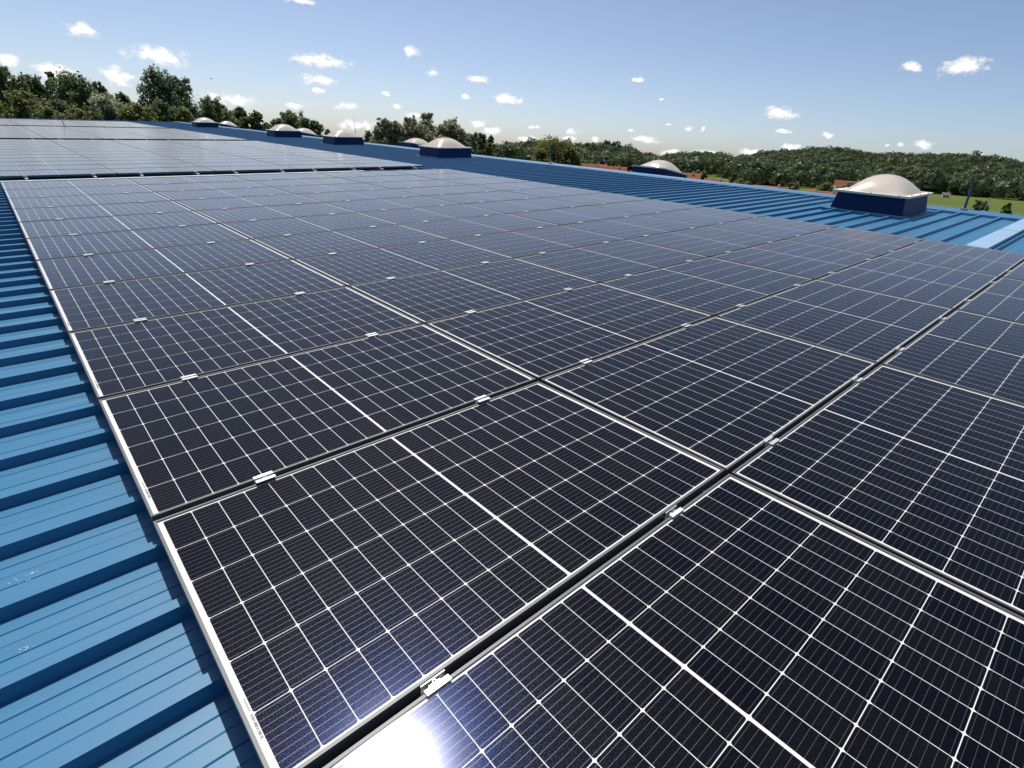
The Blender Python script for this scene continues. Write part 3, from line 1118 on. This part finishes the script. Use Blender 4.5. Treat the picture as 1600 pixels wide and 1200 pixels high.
for k, (x_, y_, tz, R_, kd, lab) in enumerate(PLACES):
    shp = {'d': 'round', 'b': 'wide', 'o': 'round', 'p': 'round', 'y': 'round'}[kd]
    tree('broadleaf_tree', lab, x_, y_, tz, R_ * 1.32, 'leaf_' + kd, 'trees around the warehouse', shp,
         leaves=int(5600 + 2800 * min(R_, 4.6)), leaf=.205, seed=100 + k)

BUSHES = [(198.6, 113.9, -2.9, 4.1, 'd', 'dark bush tree beside the orange roofed house'), (292.8, 150.1, -4.4, 2.6, 'd', 'single dark tree standing alone in the green field'),
 (183.0, 101.0, -5.6, 4.4, 'o', 'olive hedge tree below the green field, left one'), (196.6, 96.6, -4.9, 5.0, 'o', 'olive hedge tree below the green field, right one'),
 (197.5, 29.0, -4.4, 2.9, 'd', 'dark bush right of the navy pole'), (208.2, 24.8, -4.8, 1.5, 'd', 'little dark tree in the field at the right edge'),
 (171.3, 119.5, -2.6, 3.8, 'y', 'yellow green tree left of the half hidden far skylight'), (160.2, 117.8, -3.9, 2.8, 'y', 'low yellow green tree right of the red roofs'),
 (295.9, 119.7, -6.9, 4.7, 'd', 'dark tree at the near edge of the wooded hill'), (216.5, 75.4, -3.4, 4.4, 'd', 'dark tree left of the large near skylight'),
 (190.2, 59.7, -2.8, 3.6, 'd', 'dark tree beside the orange roof left of large skylight')]
for k, (x_, y_, tz, R_, kd, lab) in enumerate(BUSHES):
    tree('broadleaf_tree', lab, x_, y_, tz, R_, 'leaf_' + kd, 'trees in the valley', 'round', leaves=2600, leaf=.36, seed=300 + k, full=True)

# ------------------------------------------------------------------ village houses


def house(x, y, top, wid, rot, label, tile, dep=8.0):
    gz = ground_z(x, y)
    Ht = top - gz
    root = thing('village_house', label, 'house', T(x, y, gz) @ Matrix.Rotation(rad(rot), 4, 'Z'), 'village houses')
    hw, hd = wid / 2, dep / 2
    ev = Ht - hd * .62
    vv = [(-hw, -hd, -.5), (hw, -hd, -.5), (hw, hd, -.5), (-hw, hd, -.5), (-hw, -hd, ev), (hw, -hd, ev), (hw, hd, ev), (-hw, hd, ev), (-hw, 0, Ht - .15), (hw, 0, Ht - .15)]
    obj('wall', mesh('wall', vv, [(0, 1, 5, 4), (2, 3, 7, 6), (1, 2, 6, 9, 5), (3, 0, 4, 8, 7)]), MAT['plaster'], root)
    m = MB()
    ov, th = .45, .16
    for s in (-1, 1):
        a = [(-hw - ov, s * (hd + ov), ev - ov * .62), (hw + ov, s * (hd + ov), ev - ov * .62), (hw + ov, 0, Ht), (-hw - ov, 0, Ht)]
        if s > 0:
            a = a[::-1]
        m.quad(*a)
        m.quad(*[(p, q, r_ - th) for p, q, r_ in a[::-1]])
    rf = obj('roof', m.mesh('roof'), tile, root)
    # tile courses
    for s in (-1, 1):
        mm = MB()
        for k_ in range(1, 12):
            t = k_ / 12
            yy = s * (hd + ov) * (1 - t)
            zz = ev - ov * .62 + (Ht - ev + ov * .62) * t
            mm.box(-hw - ov, hw + ov, yy - .04, yy + .04, zz, zz + .06)
        obj('tile_course', mm.mesh('tile_course'), tile, rf)
    obj('chimney', MB().box(hw * .4, hw * .4 + .6, -.9, -.3, Ht - 1.2, Ht + .7).mesh('chimney'), MAT['plaster'], rf)
    for s in (-1, 1):
        for xx in (-hw * .5, hw * .5):
            wn = obj('window', MB().box(xx - .6, xx + .6, s * (hd + .03) - .03, s * (hd + .03) + .03, ev - 2.0, ev - .7).mesh('window'), MAT['rim'], root)
            obj('pane', MB().box(xx - .5, xx + .5, s * (hd + .065) - .005, s * (hd + .065) + .005, ev - 1.9, ev - .8).mesh('pane'), MAT['pane'], wn)


for a in ((178.7, 150.6, -3.0, 11.1, -50, 'pale orange roofed house left of the red ones, below the hill', MAT['tile2']),
          (176.1, 138.0, -3.2, 9.6, -48, 'red roofed house left of the half hidden far skylight', MAT['tile']),
          (183.1, 110.7, -3.4, 9.0, -60, 'orange roofed house right of the half hidden far skylight', MAT['tile']),
          (174.9, 94.9, -4.3, 6.0, -55, 'small orange roofed house below the hedge', MAT['tile']),
          (173.3, 75.7, -4.8, 8.8, -62, 'long low orange roofed house showing just above the ridge', MAT['tile']),
          (169.4, 58.8, -4.7, 8.4, -68, 'bright orange roofed house left of the large near skylight', MAT['tile']),
          (247.2, 78.4, -2.9, 10.5, -60, 'brownish red roofed house behind the large near skylight', MAT['tile2']),
          (470.7, 91.6, -9.0, 3.6, -70, 'tiny pale house at the foot of the forest, far right', MAT['plaster'])):
    house(*a[:4], a[4], a[5], a[6], dep=3.0 if a[0] > 400 else 7.0)

# pale dirt track across the field at the right
pts = [(255, 26), (262, 31), (266, 24), (262, 15), (250, 4), (232, -8), (215, -18)]
m = MB()
for k in range(len(pts) - 1):
    for q in range(6):
        def P_(t):
            a, b = Vector(pts[k]), Vector(pts[k + 1])
            return a.lerp(b, t)
        p, n_ = P_(q / 6), P_((q + 1) / 6)
        d = (Vector(pts[k + 1]) - Vector(pts[k])).normalized()
        s = Vector((-d.y, d.x)) * 1.3
        m.quad(*[(e.x, e.y, ground_z(e.x, e.y) + .08) for e in (p - s, n_ - s, n_ + s, p + s)])
tag(obj('dirt_track', m.mesh('dirt_track'), MAT['track']), 'pale dry track curving through the field at far right', 'path', kind='structure')

# a bird over the left tree line
m = MB()
m.tube([(-.16, 0, 0), (-.05, 0, .02), (.08, 0, .02), (.17, 0, .01)], [.015, .05, .045, .012], 8)
for s in (-1, 1):
    m.quad((-.06, s * .03, .03), (.06, s * .03, .03), (.02, s * .24, .12), (-.08, s * .22, .10))
    m.quad((.02, s * .24, .12), (-.08, s * .22, .10), (-.16, s * .48, .05), (-.10, s * .46, .06))
m.quad((-.14, -.02, .01), (-.14, .02, .01), (-.27, .05, .01), (-.27, -.05, .01))
o = obj('bird', m.mesh('bird'), MAT['bird'], mw=T(27.4, 95.6, 7.6) @ Matrix.Rotation(.6, 4, 'Z'))
tag(o, 'tiny dark bird flying above the left tree line', 'bird')
